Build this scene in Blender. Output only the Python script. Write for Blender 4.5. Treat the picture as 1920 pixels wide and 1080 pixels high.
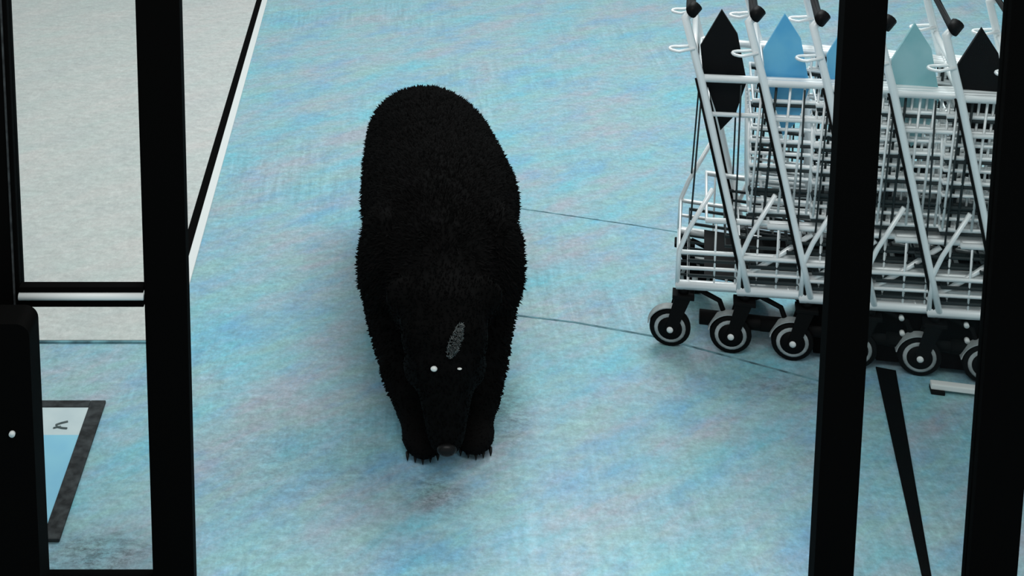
import bpy, bmesh, math, random
import numpy as np
from mathutils import Vector, Matrix
from mathutils.bvhtree import BVHTree

for o in list(bpy.data.objects):
    bpy.data.objects.remove(o, do_unlink=True)
SC = bpy.context.scene
COL = SC.collection
R = math.radians

# ------------------------------------------------------------------ camera, world, lights, exposure
cam_data = bpy.data.cameras.new('camera')
cam_data.sensor_width = 36.0
cam_data.lens = 48.75
cam_data.shift_x = 0.1182
cam_data.shift_y = -0.5005
cam_data.clip_end = 200
cam = bpy.data.objects.new('camera', cam_data)
COL.objects.link(cam)
cam.location = (0, 0, 2.5)
cam.rotation_euler = (R(90 - 9.27), 0, 0)
SC.camera = cam

world = bpy.data.worlds.new('night_forecourt')
SC.world = world
world.use_nodes = True
wb = world.node_tree.nodes['Background']
wb.inputs[0].default_value = (0.86, 0.97, 1.0, 1)
wb.inputs[1].default_value = 0.50

def area(name, loc, size, power, color, aim):
    d = bpy.data.lights.new(name, 'AREA')
    d.shape = 'RECTANGLE'
    d.size, d.size_y = size
    d.energy = power
    d.color = color
    o = bpy.data.objects.new(name, d)
    COL.objects.link(o)
    o.location = loc
    o.rotation_euler = (Vector(aim) - Vector(loc)).to_track_quat('-Z', 'Y').to_euler()
    return o
area('canopy_light', (1.5, 6.6, 4.6), (3.2, 2.0), 165, (0.95, 1.0, 1.0), (0.4, 4.0, 0))
area('front_fill', (0.2, 1.6, 3.6), (2.6, 1.0), 50, (1.0, 0.99, 0.98), (0.5, 3.8, 0.2))  # unseen front fill, added to light near sides of carts and bear

SC.view_settings.view_transform = 'Standard'
SC.view_settings.look = 'None'
SC.view_settings.gamma = 1.0
SC.view_settings.use_curve_mapping = False
SC.view_settings.exposure = 0.0

# ------------------------------------------------------------------ materials
def mat(name, color, rough=0.5, metal=0.0, spec=0.5, noise=None):
    m = bpy.data.materials.new(name)
    m.use_nodes = True
    nt = m.node_tree
    b = nt.nodes['Principled BSDF']
    b.inputs['Base Color'].default_value = (*color, 1)
    b.inputs['Roughness'].default_value = rough
    b.inputs['Metallic'].default_value = metal
    b.inputs['Specular IOR Level'].default_value = spec
    if noise:
        scale, c2 = noise
        tc = nt.nodes.new('ShaderNodeTexCoord')
        n = nt.nodes.new('ShaderNodeTexNoise')
        n.inputs['Scale'].default_value = scale
        n.inputs['Detail'].default_value = 5
        mx = nt.nodes.new('ShaderNodeMix')
        mx.data_type = 'RGBA'
        mr = nt.nodes.new('ShaderNodeMapRange')
        mr.inputs[1].default_value = 0.35
        mr.inputs[2].default_value = 0.65
        nt.links.new(tc.outputs['Object'], n.inputs['Vector'])
        nt.links.new(n.outputs['Fac'], mr.inputs[0])
        nt.links.new(mr.outputs[0], mx.inputs[0])
        mx.inputs[6].default_value = (*color, 1)
        mx.inputs[7].default_value = (*c2, 1)
        nt.links.new(mx.outputs[2], b.inputs['Base Color'])
    return m

def floor_material(name, cols, wet=True, grain=0.95, dirt_shade=None):
    """mottled sealed concrete: cloudy colour bands running diagonally, fine grain, painted reflection streaks along the walking direction"""
    m = bpy.data.materials.new(name)
    m.use_nodes = True
    nt = m.node_tree
    L = nt.links.new
    b = nt.nodes['Principled BSDF']
    tc = nt.nodes.new('ShaderNodeTexCoord')
    def noise(scale_xyz, rot, scale, detail=4, rough=0.55):
        mp = nt.nodes.new('ShaderNodeMapping')
        mp.inputs['Rotation'].default_value = (0, 0, rot)
        mp.inputs['Scale'].default_value = scale_xyz
        # rotate first, stretch after
        mp2 = nt.nodes.new('ShaderNodeMapping')
        mp2.inputs['Scale'].default_value = scale_xyz
        mp.inputs['Scale'].default_value = (1, 1, 1)
        L(tc.outputs['Object'], mp.inputs['Vector'])
        L(mp.outputs[0], mp2.inputs['Vector'])
        n = nt.nodes.new('ShaderNodeTexNoise')
        n.inputs['Scale'].default_value = scale
        n.inputs['Detail'].default_value = detail
        n.inputs['Roughness'].default_value = rough
        L(mp2.outputs[0], n.inputs['Vector'])
        return n.outputs['Fac']
    def rng(x, a, c, lo=0.0, hi=1.0):
        r = nt.nodes.new('ShaderNodeMapRange')
        r.inputs[1].default_value = a; r.inputs[2].default_value = c
        r.inputs[3].default_value = lo; r.inputs[4].default_value = hi
        L(x, r.inputs[0])
        return r.outputs[0]
    def mix(f, a, c, mode='MIX'):
        x = nt.nodes.new('ShaderNodeMix'); x.data_type = 'RGBA'; x.blend_type = mode
        for s, v in ((0, f), (6, a), (7, c)):
            if isinstance(v, (int, float)): x.inputs[s].default_value = v
            elif isinstance(v, tuple): x.inputs[s].default_value = (*v, 1)
            else: L(v, x.inputs[s])
        return x.outputs[2]
    A, B, Cc, D = cols
    c = mix(rng(noise((1, 2.2, 1), R(-35), 1.8, 8, 0.68), 0.36, 0.62), A, B)
    c = mix(rng(noise((1, 2.8, 1), R(-30), 3.4, 8, 0.70), 0.44, 0.66, 0, 0.8), c, Cc)
    c = mix(rng(noise((1, 2.0, 1), R(-38), 2.6, 8, 0.68), 0.50, 0.70, 0, 0.75), c, D)
    # fine grain
    g = rng(noise((1, 0.8, 1), 0, 70, 4, 0.75), 0.3, 0.7, 1 - 0.22 * grain, 1 + 0.20 * grain)
    c = mix(1.0, c, mix(0, g, g), 'MULTIPLY')
    g2 = rng(noise((1, 2.2, 1), R(8), 16, 6, 0.75), 0.3, 0.7, 1 - 0.22 * grain, 1 + 0.20 * grain)
    c = mix(1.0, c, mix(0, g2, g2), 'MULTIPLY')
    # long thin reflection streaks painted along the walking direction, patchy
    if wet:
        s = rng(noise((1, 0.07, 1), 0, 42, 3, 0.7), 0.30, 0.70, 0.78, 1.18)
        pm = rng(noise((1, 1, 1), 0, 1.3, 2), 0.46, 0.66, 0.08, 0.85)
        c = mix(pm, c, mix(1.0, c, mix(0, s, s), 'MULTIPLY'))
    # scattered scuff stains
    st = rng(noise((1, 1.6, 1), R(10), 7, 7, 0.8), 0.58, 0.74, 0, 0.40 if wet else 0.12)
    c = mix(st, c, (0.11, 0.15, 0.16))
    # tracked-in dirt, and shade near bear and carts painted into the colour
    for (sx, sy, rx, ry, amt) in (dirt_shade or ()):
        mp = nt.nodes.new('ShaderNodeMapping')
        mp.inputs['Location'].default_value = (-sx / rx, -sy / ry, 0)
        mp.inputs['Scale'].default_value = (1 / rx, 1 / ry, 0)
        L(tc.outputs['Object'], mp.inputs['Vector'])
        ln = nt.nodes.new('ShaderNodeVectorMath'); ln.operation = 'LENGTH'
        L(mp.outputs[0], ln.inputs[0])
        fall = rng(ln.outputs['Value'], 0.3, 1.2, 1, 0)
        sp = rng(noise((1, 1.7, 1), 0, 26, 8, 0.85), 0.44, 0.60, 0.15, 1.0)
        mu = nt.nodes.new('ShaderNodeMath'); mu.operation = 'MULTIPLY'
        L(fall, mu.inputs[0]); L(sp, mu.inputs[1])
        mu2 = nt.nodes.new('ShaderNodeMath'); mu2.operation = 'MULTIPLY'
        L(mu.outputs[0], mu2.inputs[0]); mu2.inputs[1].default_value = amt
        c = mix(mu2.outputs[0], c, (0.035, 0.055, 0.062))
    L(c, b.inputs['Base Color'])
    b.inputs['Roughness'].default_value = 0.42
    b.inputs['Specular IOR Level'].default_value = 0.35
    if wet:
        b.inputs['Coat Weight'].default_value = 0.6
        b.inputs['Coat IOR'].default_value = 1.5
        rr = rng(noise((1, 0.15, 1), 0, 40, 2), 0.35, 0.65, 0.06, 0.22)
        L(rr, b.inputs['Coat Roughness'])
        bp = nt.nodes.new('ShaderNodeBump')
        bp.inputs['Strength'].default_value = 0.12
        bp.inputs['Distance'].default_value = 0.004
        L(noise((1, 0.10, 1), 0, 60, 2), bp.inputs['Height'])
        L(bp.outputs[0], b.inputs['Coat Normal'])
    return m

M = {}
M['floor'] = floor_material('sealed_floor', ((0.175, 0.53, 0.63), (0.385, 0.44, 0.51), (0.29, 0.52, 0.50), (0.155, 0.40, 0.64)), dirt_shade=((-0.74, 3.13, 0.20, 0.10, 0.85), (-0.28, 3.46, 0.34, 0.34, 0.34), (0.02, 3.08, 0.4, 0.14, 0.25), (0.34, 3.72, 0.09, 0.20, 0.65), (0.12, 3.36, 0.10, 0.10, 0.70), (1.20, 3.84, 0.28, 0.09, 0.45)))  # dirt at lower left; blotches by bear and carts paint in shade
M['paving'] = floor_material('grey_paving', ((0.56, 0.585, 0.56), (0.62, 0.60, 0.575), (0.55, 0.60, 0.57), (0.52, 0.54, 0.53)), wet=False, grain=0.6)
M['black_frame'] = mat('black_anodised', (0.0022, 0.0021, 0.0020), 0.7, 0, 0.015)
M['black_plastic'] = mat('black_plastic', (0.004, 0.004, 0.0045), 0.5, 0, 0.12)
M['white_strip'] = mat('bright_aluminium', (0.78, 0.80, 0.78), 0.45, 0.0, 0.4)
M['chrome'] = mat('zinc_plated_wire', (0.93, 0.96, 0.96), 0.35, 0.15, 0.6)
M['dark_wire'] = mat('dark_wire_and_shade', (0.02, 0.03, 0.032), 0.5, 0, 0.3)  # dark rods, and rings imitating shadow lines under wires
M['rubber'] = mat('black_rubber', (0.004, 0.004, 0.004), 0.6, 0, 0.08)
M['tyre'] = mat('grey_rubber', (0.40, 0.43, 0.43), 0.6, 0, 0.2, (30, (0.25, 0.28, 0.28)))
M['blue_plastic'] = mat('blue_plastic', (0.10, 0.42, 0.72), 0.4, 0, 0.4, (12, (0.16, 0.50, 0.74)))
M['teal_plastic'] = mat('pale_teal_plastic', (0.25, 0.52, 0.56), 0.4, 0, 0.4, (12, (0.34, 0.58, 0.62)))
M['joint'] = mat('joint_filler', (0.07, 0.13, 0.15), 0.8, 0, 0.1, (18, (0.20, 0.40, 0.45)))
M['fur'] = mat('black_fur', (0.0024, 0.0023, 0.0022), 0.8, 0, 0.035, (14, (0.0036, 0.0034, 0.0034)))
M['fur_grey'] = mat('pale_fur', (0.30, 0.32, 0.31), 0.8, 0, 0.1, (60, (0.16, 0.17, 0.17)))
M['eye'] = mat('eye_shine', (0.75, 0.76, 0.72), 0.1, 0, 0.8)  # pale base colour paints in the eye-shine
M['nose'] = mat('wet_nose', (0.005, 0.005, 0.005), 0.35, 0, 0.15)
M['claw'] = mat('claw_horn', (0.006, 0.006, 0.005), 0.5, 0, 0.15)
M['mat_border'] = mat('mat_rubber_edge', (0.02, 0.021, 0.022), 0.8, 0, 0.15, (40, (0.055, 0.06, 0.062)))
M['mat_field'] = mat('mat_pale_field', (0.30, 0.62, 0.76), 0.75, 0, 0.15, (9, (0.26, 0.56, 0.74)))
M['mat_band'] = mat('mat_white_band', (0.62, 0.70, 0.71), 0.75, 0, 0.15, (14, (0.55, 0.64, 0.66)))
M['mark'] = mat('grey_print', (0.09, 0.12, 0.12), 0.8)

def glass_material():
    m = bpy.data.materials.new('door_glass')
    m.use_nodes = True
    nt = m.node_tree
    nt.nodes.clear()
    out = nt.nodes.new('ShaderNodeOutputMaterial')
    tr = nt.nodes.new('ShaderNodeBsdfTransparent')
    tr.inputs[0].default_value = (0.975, 0.985, 0.98, 1)
    gl = nt.nodes.new('ShaderNodeBsdfGlossy')
    gl.inputs['Roughness'].default_value = 0.02
    fr = nt.nodes.new('ShaderNodeFresnel')
    fr.inputs[0].default_value = 1.10
    mx = nt.nodes.new('ShaderNodeMixShader')
    nt.links.new(fr.outputs[0], mx.inputs[0])
    nt.links.new(tr.outputs[0], mx.inputs[1])
    nt.links.new(gl.outputs[0], mx.inputs[2])
    nt.links.new(mx.outputs[0], out.inputs[0])
    return m
M['glass'] = glass_material()

# ------------------------------------------------------------------ mesh helpers
class MB:
    def __init__(s): s.v = []; s.f = []; s.smooth = []
    def add(s, verts, faces, smooth=False):
        k = len(s.v)
        s.v += [tuple(x) for x in verts]
        s.f += [tuple(i + k for i in f) for f in faces]
        s.smooth += [smooth] * len(faces)
        return s
    def box(s, lo, hi, bev=0.0):
        bm = bmesh.new()
        bmesh.ops.create_cube(bm, size=1)
        for v in bm.verts:
            v.co = Vector([lo[i] + (v.co[i] + .5) * (hi[i] - lo[i]) for i in range(3)])
        if bev: bmesh.ops.bevel(bm, geom=bm.edges[:], offset=bev, segments=2, affect='EDGES', profile=0.6)
        bm.verts.index_update()
        s.add([v.co[:] for v in bm.verts], [[v.index for v in f.verts] for f in bm.faces])
        bm.free(); return s
    def tube(s, pts, r, n=8, closed=False, cap=True):
        P = [Vector(p) for p in pts]
        rs = r if isinstance(r, (list, tuple)) else [r] * len(P)
        N = len(P); rings = []
        t0 = (P[1] - P[0]).normalized()
        up = Vector((0, 0, 1)) if abs(t0.z) < .9 else Vector((1, 0, 0))
        nrm = t0.cross(up).normalized()
        for i in range(N):
            if closed: t = (P[(i + 1) % N] - P[i - 1]).normalized()
            elif i == 0: t = t0
            elif i == N - 1: t = (P[i] - P[i - 1]).normalized()
            else: t = ((P[i + 1] - P[i]).normalized() + (P[i] - P[i - 1]).normalized()).normalized()
            nrm = (nrm - t * nrm.dot(t)).normalized()
            b = t.cross(nrm)
            rings.append([P[i] + (nrm * math.cos(a) + b * math.sin(a)) * rs[i] for a in [2 * math.pi * k / n for k in range(n)]])
        verts = [p for ring in rings for p in ring]; faces = []
        for i in range(N if closed else N - 1):
            j = (i + 1) % N
            for k in range(n):
                faces.append((i * n + k, i * n + (k + 1) % n, j * n + (k + 1) % n, j * n + k))
        if cap and not closed:
            faces.append(tuple(range(n - 1, -1, -1))); faces.append(tuple((N - 1) * n + k for k in range(n)))
        return s.add(verts, faces, True)
    def lathe(s, prof, n=20, origin=(0, 0, 0), axis='Y'):
        """prof: list of (radius, offset along axis); closed solid of revolution"""
        verts = []; faces = []; K = len(prof)
        for r, h in prof:
            for k in range(n):
                a = 2 * math.pi * k / n
                p = (r * math.cos(a), h, r * math.sin(a)) if axis == 'Y' else (r * math.cos(a), r * math.sin(a), h)
                verts.append([p[i] + origin[i] for i in range(3)])
        for i in range(K - 1):
            for k in range(n):
                faces.append((i * n + k, i * n + (k + 1) % n, (i + 1) * n + (k + 1) % n, (i + 1) * n + k))
        faces.append(tuple(range(n))); faces.append(tuple((K - 1) * n + k for k in reversed(range(n))))
        return s.add(verts, faces, True)
    def loft(s, secs, n=20):
        """secs: (x, y, z, half width, half height); ellipses square to the path, capped"""
        C_ = [Vector(q[:3]) for q in secs]; N = len(secs); verts = []; faces = []
        for i, q in enumerate(secs):
            t = (C_[min(i + 1, N - 1)] - C_[max(i - 1, 0)]).normalized()
            x = Vector((1, 0, 0)); x = (x - t * x.dot(t)).normalized()
            u = t.cross(x)
            for k in range(n):
                a = 2 * math.pi * k / n
                verts.append(C_[i] + x * math.cos(a) * q[3] + u * math.sin(a) * q[4])
        for i in range(N - 1):
            for k in range(n):
                faces.append((i * n + k, i * n + (k + 1) % n, (i + 1) * n + (k + 1) % n, (i + 1) * n + k))
        faces.append(tuple(reversed(range(n)))); faces.append(tuple((N - 1) * n + k for k in range(n)))
        return s.add(verts, faces, True)
    def ell(s, c, r, rot=(0, 0, 0), n=16):
        bm = bmesh.new()
        bmesh.ops.create_uvsphere(bm, u_segments=n, v_segments=max(6, n * 2 // 3), radius=1)
        from mathutils import Euler
        mtx = Matrix.Translation(c) @ Euler(rot).to_matrix().to_4x4() @ Matrix.Diagonal((*r, 1))
        bm.transform(mtx); bm.verts.index_update()
        s.add([v.co[:] for v in bm.verts], [[v.index for v in f.verts] for f in bm.faces], True)
        bm.free(); return s
    def plate(s, poly, thick_vec):
        n = len(poly); T = Vector(thick_vec)
        verts = [Vector(p) for p in poly] + [Vector(p) + T for p in poly]
        faces = [tuple(range(n)), tuple(range(2 * n - 1, n - 1, -1))]
        faces += [(i, i + n, (i + 1) % n + n, (i + 1) % n) for i in range(n)]
        return s.add(verts, faces)
    def mesh(s, name, m):
        me = bpy.data.meshes.new(name)
        me.from_pydata(s.v, [], s.f)
        me.polygons.foreach_set('use_smooth', s.smooth)
        bm = bmesh.new(); bm.from_mesh(me); bmesh.ops.recalc_face_normals(bm, faces=bm.faces[:]); bm.to_mesh(me); bm.free()
        me.materials.append(m)
        return me
    def build(s, name, m, parent=None):
        o = bpy.data.objects.new(name, s.mesh(name, m))
        COL.objects.link(o)
        if parent: o.parent = parent
        return o

def tag(o, label=None, cat=None, group=None, kind=None):
    if label: o['label'] = label
    if cat: o['category'] = cat
    if group: o['group'] = group
    if kind: o['kind'] = kind
    return o
def empty(name, loc=(0, 0, 0), rz=0):
    o = bpy.data.objects.new(name, None)
    o.empty_display_size = 0.1
    COL.objects.link(o); o.location = loc; o.rotation_euler = (0, 0, rz)
    return o
def copy_tree(o, parent=None):
    c = o.copy(); COL.objects.link(c); c.parent = parent
    for ch in [x for x in bpy.data.objects if x.parent == o]:
        copy_tree(ch, c)
    return c

# ------------------------------------------------------------------ setting: floor, paving, trims
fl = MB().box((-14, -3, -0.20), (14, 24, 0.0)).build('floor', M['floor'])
tag(fl, 'pale blue grey mottled damp concrete floor', kind='structure')
def strip(parent, name, pts, w, h, m, z0=0.0):
    mb = MB()
    for (a, b) in zip(pts[:-1], pts[1:]):
        a = Vector((*a, 0)); b = Vector((*b, 0)); d = (b - a).normalized(); nrm = Vector((-d.y, d.x, 0)) * w / 2
        mb.plate([(*(a - nrm)[:2], z0), (*(b - nrm)[:2], z0), (*(b + nrm)[:2], z0), (*(a + nrm)[:2], z0)], (0, 0, h))
    return mb.build(name, m, parent)
strip(fl, 'joint', [(0.30, 4.262), (0.60, 4.195), (0.84, 4.115), (1.36, 3.84)], 0.008, 0.0012, M['joint'])
strip(fl, 'joint', [(0.40, 5.02), (0.9, 4.86), (1.3, 4.72)], 0.005, 0.0012, M['joint'])

pv = MB().box((-14, 4.08, 0.0), (-0.753, 24, 0.008)).build('platform', M['paving'])
tag(pv, 'low grey paved platform beyond the left door post', kind='structure')
# black gap and bright edging along its right side, thin broken dark line along its front
tag(MB().box((-0.753, 4.06, 0.0), (-0.722, 24, 0.009)).build('trim_1', M['black_frame']), 'black strip along the grey platform edge', kind='structure')
tag(MB().box((-0.722, 4.06, 0.0), (-0.692, 24, 0.012), 0.003).build('trim_2', M['white_strip']), 'bright metal edging beside the black strip', kind='structure')
tag(MB().box((-14, 4.072, 0.0), (-0.753, 4.08, 0.006)).build('trim_3', M['joint']), 'thin dark joint at the front of the grey platform', kind='structure')

# ------------------------------------------------------------------ sliding door leaves (door line y = 3.0)
YD = 3.0
def leaf(name, label, x_out, x_in, rails):
    """x_out, x_in: (left, right) x range of the outer stile and of the leading stile"""
    d = empty(name, ((x_out[0] + x_in[1]) / 2, YD, 0))
    tag(d, label, kind='structure')
    cx = d.location.x
    for a, b in (x_out, x_in):
        MB().box((a - cx, -0.022, 0.012), (b - cx, 0.022, 2.25), 0.002).build('stile', M['black_frame'], d)
    lo, hi = sorted((x_out, x_in))
    a, b = lo[1] - cx, hi[0] - cx
    zb = 0.050 if rails else 0.030
    MB().box((a, -0.02, 0.008), (b, 0.02, zb), 0.002).build('bottom_rail', M['black_frame'], d)
    MB().box((a, -0.02, 2.17), (b, 0.02, 2.25), 0.002).build('top_rail', M['black_frame'], d)
    MB().box((a, -0.004, zb), (b, 0.004, 2.17)).build('glass_pane', M['glass'], d)
    if rails:
        MB().box((x_out[1] - cx - 0.014, -0.026, 0.3), (x_out[1] - cx - 0.010, -0.021, 2.2)).build('gasket', M['mat_border'], d)
        z = rails
        r = MB().box((a, -0.030, z - 0.027), (b, -0.005, z - 0.009), 0.002).box((a, -0.030, z + 0.009), (b, -0.005, z + 0.023), 0.002).build('push_rail', M['black_frame'], d)
        MB().tube([(a, -0.030, z), (b, -0.030, z)], 0.0088, 12).build('bright_insert', M['white_strip'], r)
    return d
leaf('door_1', 'left open glass door leaf with black stiles and push rail', (-1.02, -0.860), (-0.572, -0.473), 0.795)
leaf('door_2', 'right open glass door leaf in front of the carts, black stiles', (1.389, 1.505), (1.016, 1.112), None)

# black cabinet-like post with a rounded top, lower left
g = MB()
prof = [(-0.17, 0.0), (0.062, 0.0)] 
arc = [(0.062 - 0.03 + 0.03 * math.cos(a), 0.785 + 0.03 * math.sin(a)) for a in [i * math.pi / 16 for i in range(9)]]
poly = [(-0.17, 0.0), (0.062, 0.0)] + arc + [(-0.17 + 0.03 - 0.03 * math.cos(a), 0.785 + 0.03 * math.sin(a)) for a in [math.pi / 2 - i * math.pi / 16 for i in range(9)]]
gp = empty('guard_post', (-0.86, 2.86, 0))
tag(gp, 'black upright guard post with rounded top below the left push rail', 'post')
MB().plate([(x, -0.04, z) for x, z in poly], (0, 0.08, 0)).build('housing', M['black_frame'], gp)
MB().lathe([(0.007, -0.047), (0.007, -0.041), (0.003, -0.040)], 12, (0.015, 0, 0.552)).build('screw', M['white_strip'], gp)
MB().box((-0.19, -0.06, 0), (0.082, 0.06, 0.012), 0.003).build('foot_plate', M['black_frame'], gp)

# ------------------------------------------------------------------ entrance mat, lower left
mt = empty('floor_mat', (-1.05, 3.46, 0))
tag(mt, 'pale blue floor mat with dark rubber border beside the black guard post', 'mat')
x0, x1, y0, y1 = -0.34, 0.205, -0.285, 0.30
bw = 0.045
b = MB()
b.box((x1 - bw, y0, 0), (x1, y1, 0.010), 0.003).box((x0, y0, 0), (x0 + bw, y1, 0.010), 0.003)
b.box((x0 + bw, y1 - 0.032, 0), (x1 - bw, y1, 0.010), 0.003).box((x0 + bw, y0, 0), (x1 - bw, y0 + 0.032, 0.010), 0.003)
b.build('rubber_border', M['mat_border'], mt)
MB().box((x0 + bw, y0 + 0.032, 0), (x1 - bw, y1 - 0.16, 0.007)).build('field', M['mat_field'], mt)
MB().box((x0 + bw, y1 - 0.16, 0), (x1 - bw, y1 - 0.032, 0.007)).build('white_band', M['mat_band'], mt)
k = MB()
q = [(0.115, 0.205), (0.098, 0.198), (0.085, 0.190), (0.090, 0.180), (0.105, 0.175), (0.120, 0.173)]
k.tube([(x, y - 0.005, 0.0075) for x, y in q], 0.0035, 6)
k.tube([(0.100, 0.172 + 0.005, 0.0075), (0.080, 0.170, 0.0075)], 0.003, 6)
k.build('printed_mark', M['mark'], mt)

# ------------------------------------------------------------------ shopping carts (local x forward, y across, z up)
W = 0.18
def wheel_set(parent, x, y, r, tall, flip=False):
    """one caster: fork with swivel stem, tyre, hub and axle cap"""
    f = MB(); k = -1 if flip else 1
    sx = x + 0.038                                  # swivel axis
    if flip: x = x + 0.076
    for s in (-1, 1):
        yy = y + s * 0.020 - 0.0025
        f.plate([(x - k * 0.018, yy, r - 0.014), (x + k * 0.016, yy, r - 0.014), (sx + k * 0.024, yy, tall - 0.012), (sx - k * 0.026, yy, tall - 0.012)], (0, 0.005, 0))
    f.box((sx - 0.034, y - 0.025, tall - 0.020), (sx + 0.034, y + 0.025, tall - 0.006), 0.003)
    f.lathe([(0.016, tall - 0.008), (0.016, tall + 0.012), (0.010, tall + 0.018)], 12, (sx, y, 0), 'Z')
    c = f.build('caster', M['rubber'], parent)
    MB().lathe([(r - 0.020, -0.012), (r - 0.004, -0.012), (r, -0.007), (r, 0.007), (r - 0.004, 0.012), (r - 0.020, 0.012)], 28, (x, y, r)).build('tyre', M['rubber'], c)
    MB().lathe([(r - 0.030, -0.0140), (r - 0.020, -0.0145), (r - 0.015, -0.0125), (r - 0.015, 0.0125), (r - 0.020, 0.0145), (r - 0.030, 0.0140)], 24, (x, y, r)).build('rim', M['tyre'], c)
    MB().lathe([(0.012, -0.0165), (r - 0.026, -0.0150), (r - 0.026, 0.0150), (0.012, 0.0165)], 24, (x, y, r)).build('hub', M['rubber'], c)
    MB().lathe([(0.003, -0.027), (0.010, -0.0255), (0.010, 0.0255), (0.003, 0.027)], 12, (x, y, r)).build('axle_cap', M['white_strip'], c)
    # pale wheel cover over the top rear of the tyre
    cv = MB(); n = 9
    ring_ = [math.pi * (0.45 + 0.50 * i / n) if not flip else math.pi * (0.05 + 0.50 * i / n) for i in range(n + 1)]
    q = []
    for a in ring_:
        q.append([(x + (r + d) * math.cos(a), y + w, r + (r + d) * math.sin(a)) for d, w in ((0.004, -0.016), (0.007, -0.016), (0.007, 0.016), (0.004, 0.016))])
    vs = [p for e in q for p in e]; fs = []
    for i in range(n):
        for m_ in range(4): fs.append((i * 4 + m_, i * 4 + (m_ + 1) % 4, i * 4 + 4 + (m_ + 1) % 4, i * 4 + 4 + m_))
    fs += [(3, 2, 1, 0), (n * 4, n * 4 + 1, n * 4 + 2, n * 4 + 3)]
    cv.add(vs, fs).build('wheel_cover', M['tyre'], c)
    return c

def post_x(z): return 0.025 + (1.07 - z) * 0.245
def wid(x): return W - 0.07 * max(0.0, min(1.0, x / 0.68))     # nests: narrower to the front

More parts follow.
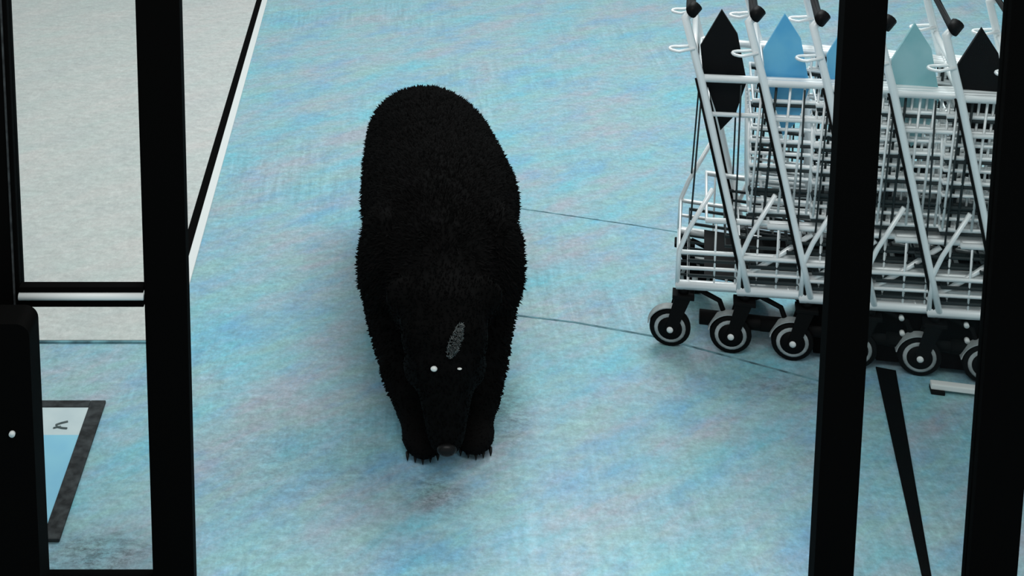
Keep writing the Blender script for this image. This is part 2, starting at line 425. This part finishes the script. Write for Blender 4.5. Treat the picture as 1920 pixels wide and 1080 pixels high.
def make_cart():
    c = empty('shopping_cart')
    # uprights
    for s in (-1, 1):
        p = [(0.038, s * 0.170, 1.115), (0.014, s * W, 1.09), (post_x(0.90), s * W, 0.90), (post_x(0.6), s * W, 0.60), (post_x(0.36), s * W, 0.36), (post_x(0.22), s * W, 0.22)]
        MB().tube(p, [0.0135, 0.0135, 0.0125, 0.0105, 0.0100, 0.0105], 10).build('upright', M['chrome'], c)
        MB().tube([(q[0] - 0.0145, q[1], q[2]) for q in p[2:]], 0.0048, 6).build('upright_edging', M['rubber'], c)
        # bag hook
        z = 0.990; hx = post_x(z)
        hk = [(hx, s * W - 0.012, z + 0.010)] + [(hx - 0.045 - 0.030 * math.sin(a), s * (W) - 0.022 * math.cos(a), z) for a in [i * math.pi / 8 for i in range(9)]] + [(hx, s * W + 0.012, z + 0.010)]
        MB().tube(hk, 0.0048, 6).build('bag_hook', M['chrome'], c)
        # brace from upright back to the lower tray corner
        MB().tube([(0.115, s * W, 0.545), (0.045, s * W, 0.40), (0.020, s * W, 0.33), (0.018, s * W, 0.22)], 0.0075, 8).build('rear_brace', M['chrome'], c)
        MB().tube([(0.20, s * (wid(.2) + .004), 0.245), (0.30, s * (wid(.3) + .004), 0.315), (0.42, s * (wid(.42) + .004), 0.41)], 0.0085, 8).build('diagonal_brace', M['chrome'], c)
    # handle
    MB().tube([(0.046, -0.168, 1.128), (0.030, -0.186, 1.112), (0.030, 0.186, 1.112), (0.046, 0.168, 1.128)], 0.0200, 12).build('handle_grip', M['black_plastic'], c)
    MB().tube([(post_x(.98), -W, 0.98), (post_x(.98) - 0.002, W, 0.98)], 0.009, 8).build('cross_tube', M['chrome'], c)
    # upper basket: rim, second rail, then wires
    rim = MB()
    def ring(mb, z, xr, xf, r, back=True):
        pts = [(xr, -wid(xr), z), (xf - 0.04, -wid(xf), z), (xf, -wid(xf) + 0.04, z), (xf, wid(xf) - 0.04, z), (xf - 0.04, wid(xf), z), (xr, wid(xr), z)]
        mb.tube(pts, r, 6, closed=back)
    ring(rim, 0.900, post_x(0.900), 0.70, 0.0125)
    ring(rim, 0.785, post_x(0.785), 0.69, 0.0075)
    rim.build('basket_rim', M['chrome'], c)
    bw_ = MB(); dk = MB()
    ZB = 0.475
    for i, z in enumerate((0.835, 0.745, 0.705, 0.665, 0.625, 0.585, 0.545, 0.510, ZB)):
        ring(bw_ if i != 6 else dk, z, 0.225, 0.70 - (0.885 - z) * 0.12, 0.0058 if i % 2 else 0.0072)
        if i % 2 == 0: ring(dk, z - 0.013, 0.228, 0.698 - (0.885 - z) * 0.12, 0.0052)  # dark ring below the wire imitates its shadow line
    for i in range(11):
        x = 0.25 + i * 0.042
        for s in (-1, 1):
            (dk if i % 4 == 1 else bw_).tube([(x, s * (wid(x) + .004), 0.885), (x - 0.02, s * (wid(x) + .004), ZB)], 0.0042, 5)
    for i in range(9):
        y = -0.14 + i * 0.035
        bw_.tube([(0.225, y * .9, ZB), (0.645, y * .72, ZB)], 0.0042, 5)
        bw_.tube([(0.645, y * .72, ZB), (0.70, y * .72, 0.885)], 0.0042, 5)
        bw_.tube([(0.225, y, ZB), (0.215, y, 0.785)], 0.0042, 5)
    for i in range(6):
        x = 0.27 + i * 0.075
        bw_.tube([(x, -wid(x), ZB + .003), (x, wid(x), ZB + .003)], 0.0055, 5)
    for x in (0.052, 0.187):                       # thin hanger rods between rim and lower tray
        for s in (-1, 1):
            dk.tube([(x + 0.02 if x < .1 else x, s * (W - .012), 0.885), (x, s * (W - .012), 0.43)], 0.0030, 5)
    bw_.build('basket_wires', M['chrome'], c)['kind'] = 'stuff'
    dk.build('dark_and_shade_wires', M['dark_wire'], c)['kind'] = 'stuff'
    # lower tray
    lt = MB()
    ring(lt, 0.435, 0.10, 0.66, 0.0095)
    ring(lt, 0.325, 0.020, 0.67, 0.0075)
    ring(lt, 0.272, 0.020, 0.67, 0.0060)
    for i in range(6):
        x = 0.05 + i * 0.118
        lt.tube([(x, -wid(x), 0.225), (x, wid(x), 0.225)], 0.0045, 5)
    for i in range(9):
        x = 0.13 + i * 0.064
        for s in (-1, 1):
            lt.tube([(x, s * wid(x), 0.435), (x, s * wid(x), 0.225)], 0.0034, 5)
    lt.build('lower_tray', M['chrome'], c)
    dt = MB()
    for z in (0.385, 0.352, 0.298, 0.247):
        ring(dt, z, 0.16 if z > .33 else 0.05, 0.665, 0.0055)  # dark rings added as shadow lines among the tray rails
    for i in range(7):
        y = -0.132 + i * 0.044
        dt.tube([(0.02, y, 0.225), (0.67, y * .6, 0.225)], 0.004, 5)
    dt.build('tray_wires_and_shade', M['dark_wire'], c)['kind'] = 'stuff'
    bf = MB()
    ring(bf, 0.215, 0.018, 0.70, 0.0155)
    bf.build('base_frame', M['chrome'], c)
    # dark pan in the lower tray
    MB().plate([(0.10, -wid(.1) + .02, 0.236), (0.66, -wid(.66) + .02, 0.236), (0.66, wid(.66) - .02, 0.236), (0.10, wid(.1) - .02, 0.236)], (0, 0, 0.006)).build('tray_pan', M['black_plastic'], c)
    # seat panel
    P = [(0.122, 1.105), (0.062, 0.985), (0.072, 0.90), (0.115, 0.78), (0.132, 0.715), (0.175, 0.77), (0.205, 0.88), (0.172, 1.03)]
    MB().plate([(x, -0.125, z) for x, z in P], (0, 0.012, 0)).build('seat_panel', M['black_plastic'], c)
    # black linkage under the base frame
    ub = MB()
    for s in (-1, 1):
        y = s * (W - .030)
        ub.tube([(0.060, y, 0.200), (0.085, y, 0.190), (0.150, y, 0.160), (0.165, y, 0.120), (0.165, y, 0.085)], 0.0085, 8)
        ub.tube([(0.090, y, 0.098), (0.30, y - s * .012, 0.092), (0.50, y - s * .03, 0.090)], 0.024, 10)
        ub.tube([(0.235, y, 0.195), (0.205, y, 0.150), (0.200, y, 0.095)], 0.0075, 8)
    ub.build('underframe', M['rubber'], c)
    # casters, and a black skirt partly standing in for shade below
    for s in (-1, 1):
        wheel_set(c, 0.0, s * (W - .012), 0.064, 0.19, flip=(s > 0))      # the far caster has swivelled forward
        wheel_set(c, 0.60, s * 0.110, 0.055, 0.17)
    sk = MB()
    for s in (-1, 1):
        sk.plate([(0.40, s * 0.150 - .004, 0.205), (0.44, s * 0.150 - .004, 0.022), (0.70, s * 0.132 - .004, 0.018), (0.715, s * 0.130 - .004, 0.205)], (0, 0.008, 0))
    sk.box((0.702, -0.13, 0.05), (0.718, 0.13, 0.205), 0.004)
    k = sk.build('shade_skirt', M['black_frame'], c)
    for x, z in ((0.505, 0.175), (0.51, 0.125), (0.62, 0.172)):
        MB().lathe([(0.008, -0.012), (0.008, 0.0), (0.004, 0.004)], 10, (x, -0.152, z)).build('bolt', M['white_strip'], k)
    return c

proto = make_cart()
th = R(-12.5)
dvec = Vector((math.cos(th), math.sin(th), 0)); nvec = Vector((-dvec.y, dvec.x, 0))
first = Vector((0.884, 4.055, 0))
labels = ['silver wire shopping cart with black seat panel at the left end of the nested row',
          'second silver cart from the left end, blue seat panel, left of the right door post',
          'third silver cart from the left end, its handle just left of the door post',
          'silver cart whose upright stands directly behind the right door post, fourth from left',
          'fifth silver cart from left, first upright seen through the right glass pane',
          'sixth silver cart from left, upright beside the far right door stile',
          'rightmost silver cart of the nested row, mostly behind the far right stile']
mats = ['black_plastic', 'blue_plastic', 'blue_plastic', 'teal_plastic', 'black_plastic', 'teal_plastic', 'blue_plastic']
for i, lab in enumerate(labels):
    c = proto if i == 0 else copy_tree(proto)
    pos = first + dvec * (0.187 * i) + nvec * W
    c.location = pos; c.rotation_euler = (0, 0, th)
    tag(c, lab, 'shopping cart', 'nested shopping carts')
    for ch in c.children:
        if ch.name.startswith('seat_panel') and i:
            me = ch.data.copy(); ch.data = me
            me.materials.clear(); me.materials.append(M[mats[i]])
            tag(ch, mats[i].replace('_', ' ') + ' seat panel')

# thin black floor strip; light bar standing in for a floor reflection
st = MB().plate([(1.275, 2.90, 0.0), (1.292, 2.90, 0.0), (1.555, 3.92, 0.0), (1.500, 3.94, 0.0)], (0, 0, 0.004)).build('rubber_strip', M['black_frame'])
tag(st, 'narrow black rubber strip on the floor running towards the carts', 'strip')
gb = empty('reflection_bar', (1.72, 3.80, 0), th)
tag(gb, 'low bright bar standing in for a floor reflection in front of the carts', 'bar')
MB().box((-0.10, -0.013, 0.012), (0.22, 0.013, 0.030), 0.004).build('bar', M['white_strip'], gb)
for x in (-0.08, 0.20):
    MB().box((x - 0.02, -0.02, 0), (x + 0.02, 0.02, 0.012), 0.002).build('bar_foot', M['rubber'], gb)

# ------------------------------------------------------------------ bear, walking towards the door, nose at the floor
bear = empty('bear', (0.14, 4.2, 0))
tag(bear, 'large black bear walking head down across the pale blue floor', 'bear')
BX = 0.14
bb = MB()
# torso from rump (far) to the shoulders and neck (near)
bb.loft([(BX - .03, 4.945, 0.375, 0.08, 0.06), (BX - .028, 4.91, 0.385, 0.150, 0.12), (BX - .022, 4.80, 0.395, 0.195, 0.168), (BX - .004, 4.60, 0.405, 0.222, 0.212),
         (BX + .008, 4.40, 0.41, 0.238, 0.225), (BX + .020, 4.20, 0.42, 0.250, 0.225), (BX + .010, 4.04, 0.43, 0.230, 0.232),
         (BX + .006, 3.86, 0.43, 0.212, 0.22), (BX + .005, 3.74, 0.42, 0.180, 0.19), (BX + .006, 3.64, 0.39, 0.14, 0.15), (BX + .007, 3.56, 0.35, 0.12, 0.125)], 28)
# shoulders
for s, dx in ((-1, 0.0), (1, 0.018)):
    bb.ell((BX + s * 0.150 + dx, 3.84, 0.40), (0.085, 0.15, 0.19), (R(12), 0, 0), 18)
    bb.ell((BX + s * 0.135 + .004, 4.56, 0.33), (0.095, 0.19, 0.20), (R(-8), 0, 0), 18)
# head hanging down
bb.loft([(BX + .006, 3.65, 0.44, 0.11, 0.11), (BX + .007, 3.565, 0.405, 0.121, 0.112), (BX + .008, 3.515, 0.358, 0.122, 0.106), (BX + .008, 3.482, 0.300, 0.104, 0.094),
         (BX + .009, 3.462, 0.235, 0.076, 0.071), (BX + .009, 3.447, 0.175, 0.063, 0.057), (BX + .010, 3.438, 0.120, 0.054, 0.048), (BX + .010, 3.436, 0.085, 0.041, 0.036), (BX + .010, 3.438, 0.068, 0.02, 0.018)], 22)
for s in (-1, 1):
    bb.ell((BX + .008 + s * 0.118, 3.575, 0.450), (0.052, 0.024, 0.052), (R(-25), 0, R(s * 12)), 14)     # round ears
    bb.ell((BX + .008 + s * 0.072, 3.505, 0.285), (0.045, 0.06, 0.06), (0, 0, 0), 12)                     # cheeks
# front legs: one planted, one a little behind
def leg(path): bb.tube(path[0], path[1], 16)
leg(([(BX - .135, 3.84, 0.36), (BX - .122, 3.76, 0.26), (BX - .092, 3.66, 0.15), (BX - .066, 3.61, 0.075), (BX - .058, 3.585, 0.055)], [0.10, 0.084, 0.068, 0.058, 0.052]))
leg(([(BX + .150, 3.84, 0.36), (BX + .138, 3.78, 0.26), (BX + .124, 3.69, 0.15), (BX + .108, 3.635, 0.075), (BX + .100, 3.61, 0.055)], [0.10, 0.084, 0.068, 0.060, 0.052]))
bb.ell((BX - .052, 3.545, 0.040), (0.060, 0.088, 0.040), (0, 0, R(6)), 16)
bb.ell((BX + .096, 3.565, 0.040), (0.060, 0.088, 0.040), (0, 0, R(-6)), 16)
# hind legs
leg(([(BX - .125, 4.58, 0.34), (BX - .140, 4.50, 0.22), (BX - .145, 4.56, 0.12), (BX - .145, 4.53, 0.06)], [0.10, 0.085, 0.065, 0.06]))
leg(([(BX + .130, 4.60, 0.34), (BX + .145, 4.64, 0.22), (BX + .150, 4.72, 0.13), (BX + .150, 4.69, 0.06)], [0.10, 0.085, 0.065, 0.06]))
bb.ell((BX - .145, 4.46, 0.042), (0.062, 0.12, 0.042), (0, 0, 0), 16)
bb.ell((BX + .150, 4.63, 0.042), (0.062, 0.12, 0.042), (0, 0, 0), 16)
bb.ell((BX + .01, 4.25, 0.335), (0.205, 0.50, 0.175), (0, 0, 0), 20)                                     # belly
bb.ell((BX + .005, 3.86, 0.34), (0.15, 0.17, 0.19), (0, 0, 0), 16)                                      # chest
bb.ell((BX - .02, 4.935, 0.40), (0.035, 0.03, 0.06), (R(20), 0, 0), 12)                                   # stub tail
raw = bb.build('bear_raw', M['fur'])
rm = raw.modifiers.new('r', 'REMESH'); rm.mode = 'VOXEL'; rm.voxel_size = 0.011; rm.use_smooth_shade = True
sm = raw.modifiers.new('s', 'SMOOTH'); sm.factor = 0.6; sm.iterations = 7
dg = bpy.context.evaluated_depsgraph_get()
bme = bpy.data.meshes.new_from_object(raw.evaluated_get(dg))
bpy.data.objects.remove(raw, do_unlink=True)
bme.name = 'body'
zmin = min(v.co.z for v in bme.vertices)
bme.transform(Matrix.Translation((-bear.location.x, -bear.location.y, -zmin)))
bme.materials.clear(); bme.materials.append(M['fur'])
body = bpy.data.objects.new('body', bme); COL.objects.link(body); body.parent = bear

tree = BVHTree.FromPolygons([v.co.copy() for v in bme.vertices], [tuple(p.vertices) for p in bme.polygons])
ox, oy = bear.location.x, bear.location.y
def front(x, z):
    """surface point of the body seen from the front at world x and height z"""
    h, n, i, d = tree.ray_cast(Vector((x - ox, -3, z)), Vector((0, 1, 0)))
    return h, n
# fur: short tapered blades lying back towards the tail
rng_ = np.random.default_rng(4)
bme.calc_loop_triangles()
tris = [t for t in bme.loop_triangles]
areas = np.array([t.area for t in tris]); pick = rng_.choice(len(tris), 60000, p=areas / areas.sum())
fv = []; ff = []
for t in pick:
    tr = tris[int(t)]; a, b_, c_ = [bme.vertices[i].co for i in tr.vertices]
    u, v = rng_.random(2)
    if u + v > 1: u, v = 1 - u, 1 - v
    p = a + (b_ - a) * u + (c_ - a) * v
    n = tr.normal
    wy = p.y + oy
    if p.z < 0.02: continue
    flow = Vector((0, 0.75, -0.55)) if wy > 3.60 else Vector((0, 0.2, 0.9))
    flow = flow - n * flow.dot(n)
    flow = (flow + Vector(rng_.normal(0, 0.28, 3))).normalized()
    Ln = (0.021 if wy > 3.62 else 0.011) * rng_.uniform(0.7, 1.3)
    if p.z < 0.33: Ln *= 0.7
    if p.z < 0.10: Ln *= 0.5
    d = (flow * 0.90 + n * 0.36).normalized()
    sd = d.cross(n).normalized() * 0.0024
    tip = p + d * Ln
    if tip.z < 0.004: tip.z = 0.004
    mid = p + (d * 0.55 + n * 0.06) * Ln
    base = p - n * 0.003
    k = len(fv)
    fv += [base - sd, base + sd, mid + sd * 0.8, mid - sd * 0.8, tip]
    ff += [(k, k + 1, k + 2, k + 3), (k + 3, k + 2, k + 4)]
fm = bpy.data.meshes.new('fur'); fm.from_pydata([tuple(x) for x in fv], [], ff); fm.materials.append(M['fur'])
fur = bpy.data.objects.new('fur', fm); COL.objects.link(fur); fur.parent = bear; fur['kind'] = 'stuff'
# face
for x, rad in ((BX - 0.024, (0.0095, 0.007, 0.0075)), (BX + 0.042, (0.0065, 0.005, 0.0022))):
    h, n = front(x, 0.338)
    MB().ell(h + n * 0.004, rad, (0, 0, 0), 12).build('eye', M['eye'], bear)
h, n = front(BX + 0.010, 0.108)
nb = MB().ell(h + n * 0.004, (0.027, 0.016, 0.018), (0, 0, 0), 16)
nb.ell(h + n * 0.014 + Vector((-.010, 0, -.002)), (0.007, 0.006, 0.006), (0, 0, 0), 10).ell(h + n * 0.014 + Vector((.010, 0, -.002)), (0.007, 0.006, 0.006), (0, 0, 0), 10)
nb.build('nose', M['nose'], bear)
# pale tuft on the brow
pf = MB()
for i in range(520):
    a = rng_.uniform(0, 2 * math.pi); rr = math.sqrt(rng_.random())
    du, dv = 0.016 * rr * math.cos(a), 0.036 * rr * math.sin(a)
    x = BX + 0.030 + du + 0.42 * dv; z = 0.400 + dv
    h, n = front(x, z)
    if h is None: continue
    d = (Vector((0, -0.5, 0.5)) + n + Vector(rng_.normal(0, .35, 3))).normalized()
    sd = d.cross(n).normalized() * 0.0016
    k = h + n * 0.008
    pf.add([k - sd, k + sd, k + d * 0.014], [(0, 1, 2)])
tag(pf.build('brow_tuft', M['fur_grey'], bear), 'pale grey tuft of fur', kind='stuff')
# claws
for (cx_, cy_) in ((BX - .052, 3.465), (BX + .096, 3.485), (BX - .145, 4.345), (BX + .150, 4.515)):
    for j in range(5):
        x = cx_ + (j - 2) * 0.021 - ox; y = cy_ + abs(j - 2) * 0.008 - oy
        MB().tube([(x, y + 0.024, 0.020), (x, y + 0.012, 0.016), (x, y + 0.008, 0.005)], [0.0055, 0.0045, 0.0012], 6).build('claw', M['claw'], bear)
